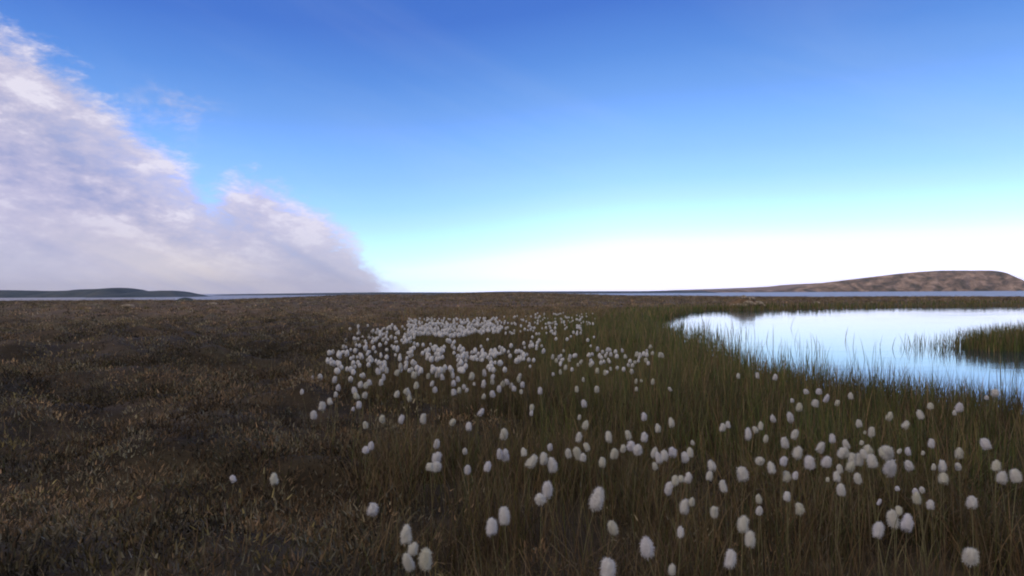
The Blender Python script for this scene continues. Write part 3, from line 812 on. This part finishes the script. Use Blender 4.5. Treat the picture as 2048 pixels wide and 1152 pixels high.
byz = {}
for j, r in enumerate(roots):
    if j in used: continue
    z = next((q for q, Z in enumerate(ZONES) if Z[0] <= r[1] < Z[1] and Z[2] <= r[2] < Z[3]), None)
    if z is None:
        z = min(range(len(ZONES)), key=lambda q: abs((ZONES[q][0] + ZONES[q][1]) / 2 - r[1]) + abs((ZONES[q][2] + ZONES[q][3]) / 2 - r[2]))
    byz.setdefault(z, []).append(j)
for z, js in byz.items():
    js.sort(key=lambda q: roots[q][1])
    n = len(js); ph = ZONES[z][4]
    short = ph.replace('cotton tufts', 'tufts', 1)
    for q, j in enumerate(js):
        if n == 1: lab = 'lone white one, apart, of the ' + short
        elif q == 0: lab = 'leftmost of the ' + ph
        elif q == n - 1: lab = 'rightmost of the ' + ph
        elif q < 20: lab = ORD[q] + ' from left of the ' + ph
        else: lab = ORD[n - 1 - q] + ' from right of the ' + ph
        wd = lab.split()
        tag(roots[j][0], ' '.join(wd[:16]) if len(wd) > 16 else lab, 'cotton grass', ph)

def build_drift():
    """the uncountable dense drift farther off: one object"""
    import bmesh
    pts = []
    def add(n, x0, x1, y0, y1, ps=5.5, f=None):
        c = 0
        while c < n:
            x = RNG.uniform(x0, x1); y = RNG.uniform(y0, y1)
            if f and not f(x, y): continue
            pts.append((x, y, ps * RNG.uniform(0.7, 1.25) * ((y - 584) / 76) ** 0.6)); c += 1
    xx = lambda a, b: (lambda x, y: fbm(np.array([x * 0.03]), np.array([y * 0.08]), 3, 7)[0] > a and (x - 640) > (740 - y) * b)
    add(270, 815, 1005, 646, 672, 5.6, lambda x, y: y < 674 - (x - 815) * 0.04 + 4 * math.sin(x * 0.05) and y > 648 + 3 * math.sin(x * 0.07))
    add(110, 815, 1000, 636, 650, 5.4)
    add(105, 655, 820, 645, 742, 5.6, lambda x, y: y > 690 - (x - 655) * 0.32 and fbm(np.array([x * 0.05]), np.array([y * 0.06]), 2, 3)[0] > 0.40)
    add(150, 820, 1050, 676, 742, 5.9, lambda x, y: fbm(np.array([x * 0.05]), np.array([y * 0.07]), 2, 5)[0] > 0.47 and not (x > 900 + (y - 676) * 1.2 and y < 700))
    add(35, 820, 1080, 672, 735, 5.2)
    add(60, 700, 830, 650, 690, 5.2)
    add(110, 960, 1165, 632, 668, 4.6)
    add(50, 1070, 1190, 625, 650, 4.0)
    add(30, 1060, 1190, 670, 740, 4.6)
    add(26, 640, 780, 690, 760, 5.2, lambda x, y: y > 700 - (x - 655) * 0.2)
    add(22, 1180, 1300, 700, 745, 5.0)
    bm0 = bmesh.new(); bmesh.ops.create_icosphere(bm0, subdivisions=2, radius=1)
    B = np.array([v.co[:] for v in bm0.verts]); T = np.array([[v.index for v in f.verts] for f in bm0.faces]); bm0.free()
    Vs = []; Is = []; base = 0
    for px, py, w in pts:
        zc = 0.295 + RNG.uniform(-0.05, 0.04); c = at(px, py, zc); D = c[1]; W = min(w * D / F, 0.040)
        t = (B[:, 2] + 1) / 2
        rr = (1 - 0.3 * np.maximum(0, t - 0.35) - 0.3 * np.maximum(0, 0.35 - t)) * (1 + RNG.uniform(-0.16, 0.16, len(B)))
        V = np.stack([c[0] + B[:, 0] * rr * W / 2, c[1] + B[:, 1] * rr * W / 2, zc + (t - 0.5) * W * 1.35], -1)
        g0 = float(ground(np.array([c[0]]), np.array([c[1]]))[0])
        s = 0.0022
        S = np.array([(c[0] - s, c[1], g0), (c[0] + s, c[1], g0), (c[0] + s * .6, c[1], zc), (c[0] - s * .6, c[1], zc),
                      (c[0], c[1] - s, g0), (c[0], c[1] + s, g0), (c[0], c[1] + s * .6, zc), (c[0], c[1] - s * .6, zc)])
        Vs.append(V); Vs.append(S)
        Is.append((T + base, base + len(B))); base += len(B) + 8
    V = np.concatenate(Vs)
    idx = []; st = []; tot = []; mi = []; pos = 0
    for T_, sb in Is:
        for f in T_: idx.extend(f); st.append(pos); tot.append(3); mi.append(0); pos += 3
        for q in ((0, 1, 2, 3), (4, 5, 6, 7)): idx.extend([sb + e for e in q]); st.append(pos); tot.append(4); mi.append(1); pos += 4
    o = make_mesh('cotton_grass', V, np.array(idx), np.array(st), np.array(tot), m_cot, smooth=True)
    o.data.materials.append(m_stem); o.data.polygons.foreach_set('material_index', np.array(mi, np.int32))
    tag(o, 'dense far drift of tiny white cotton grass heads too many to count', 'cotton grass', kind='stuff')
build_drift()

# ------------------------------------------------------------------ mound and boulders
def build_mound():
    D = 28.4; c = atd(1489, 600, D)
    g0 = float(ground(np.array([c[0]]), np.array([D]))[0])
    root = bpy.data.objects.new('stony_mound', None); COL.objects.link(root); root.location = (c[0], D, g0 - 0.03)
    tag(root, 'low brown earth mound topped with pale stones on the far bank of the pond', 'mound')
    n = 48; V = []; H = 0.53 - g0 + 0.03
    rs = np.linspace(0, 1, 16)
    for r in rs:
        for j in range(n):
            a = j * 6.28318 / n; x = math.cos(a) * r * 1.25; y = math.sin(a) * r * 0.9
            z = H * (1 - sm(0.0, 1.0, r)) * (0.82 + 0.36 * fbm(np.array([x * 3]), np.array([y * 3]), 3, 9)[0]) - 0.05 * r
            V.append((x, y, float(z)))
    Q = [(i * n + j, (i + 1) * n + j, (i + 1) * n + (j + 1) % n, i * n + (j + 1) % n) for i in range(15) for j in range(n)]
    o = quads('mound', np.array(V), Q, m_ground, parent=root, smooth=True, attrs={'green': np.zeros(len(V))})
    for q, (x, y, s) in enumerate([(-0.42, -0.55, .13), (-0.2, -0.62, .11), (0.0, -0.5, .16), (0.16, -0.55, .1), (0.40, -0.45, .17), (0.55, -0.5, .1), (-0.62, -0.4, .09), (0.2, -0.2, .13), (-0.1, -0.15, .12)]):
        me = rock_mesh('stone', (s * 1.3, s, s * .75), 200 + q, 1)
        so = bpy.data.objects.new('stone', me); COL.objects.link(so); so.parent = root
        r = math.hypot(x / 1.25, y / 0.9); so.location = (x, y, H * (1 - float(sm(0.0, 1.0, r))) * 0.95)
build_mound()
def boulder(px, py_base, D, r, seed, label):
    c = atd(px, py_base, D); g0 = float(ground(np.array([c[0]]), np.array([D]))[0])
    rock('boulder', (c[0], D, g0 + r[2] * 0.45), r, seed, label, 'boulder', m_hillL if 'dark' in label else None)
for a in [(371, 596, 60, (0.75, 0.4, 0.26), 301, 'dark rounded boulder on the skyline at the shore below the left hills'),
          (425, 612, 36, (0.28, 0.2, 0.12), 302, 'small pale boulder lying on the plain right of the skyline boulder'),
          (300, 622, 26, (0.24, 0.2, 0.10), 303, 'flat grey boulder lying in heath below the left hills'),
          (255, 615, 30, (0.30, 0.2, 0.10), 304, 'pale low boulder farther left on the heath plain'),
          (1632, 608, 33, (0.20, 0.14, 0.10), 305, 'tiny tan boulder on the far bank right of the stony mound')]:
    boulder(*a)

# ------------------------------------------------------------------ haze
def build_haze():
    x, y0, y1, z0, z1 = 12000, -1500, 12500, -10.0, 190.0
    V = [(a, b_, c) for a in (-x, x) for b_ in (y0, y1) for c in (z0, z1)]
    Fc = [(0, 1, 3, 2), (4, 6, 7, 5), (0, 4, 5, 1), (2, 3, 7, 6), (0, 2, 6, 4), (1, 5, 7, 3)]
    me = bpy.data.meshes.new('haze'); me.from_pydata(V, [], Fc)
    m = bpy.data.materials.new('air haze'); m.use_nodes = True; m.node_tree.nodes.clear(); k = N(m.node_tree)
    out = k.new('ShaderNodeOutputMaterial'); v = k.new('ShaderNodeVolumePrincipled')
    v.inputs['Color'].default_value = c3(0.95, 0.94, 0.95); v.inputs['Anisotropy'].default_value = 0.5; v.inputs['Density'].default_value = 3.5e-5
    k.l.new(v.outputs[0], out.inputs['Volume'])
    me.materials.append(m); o = bpy.data.objects.new('haze', me); COL.objects.link(o); tag(o, kind='stuff')
build_haze()
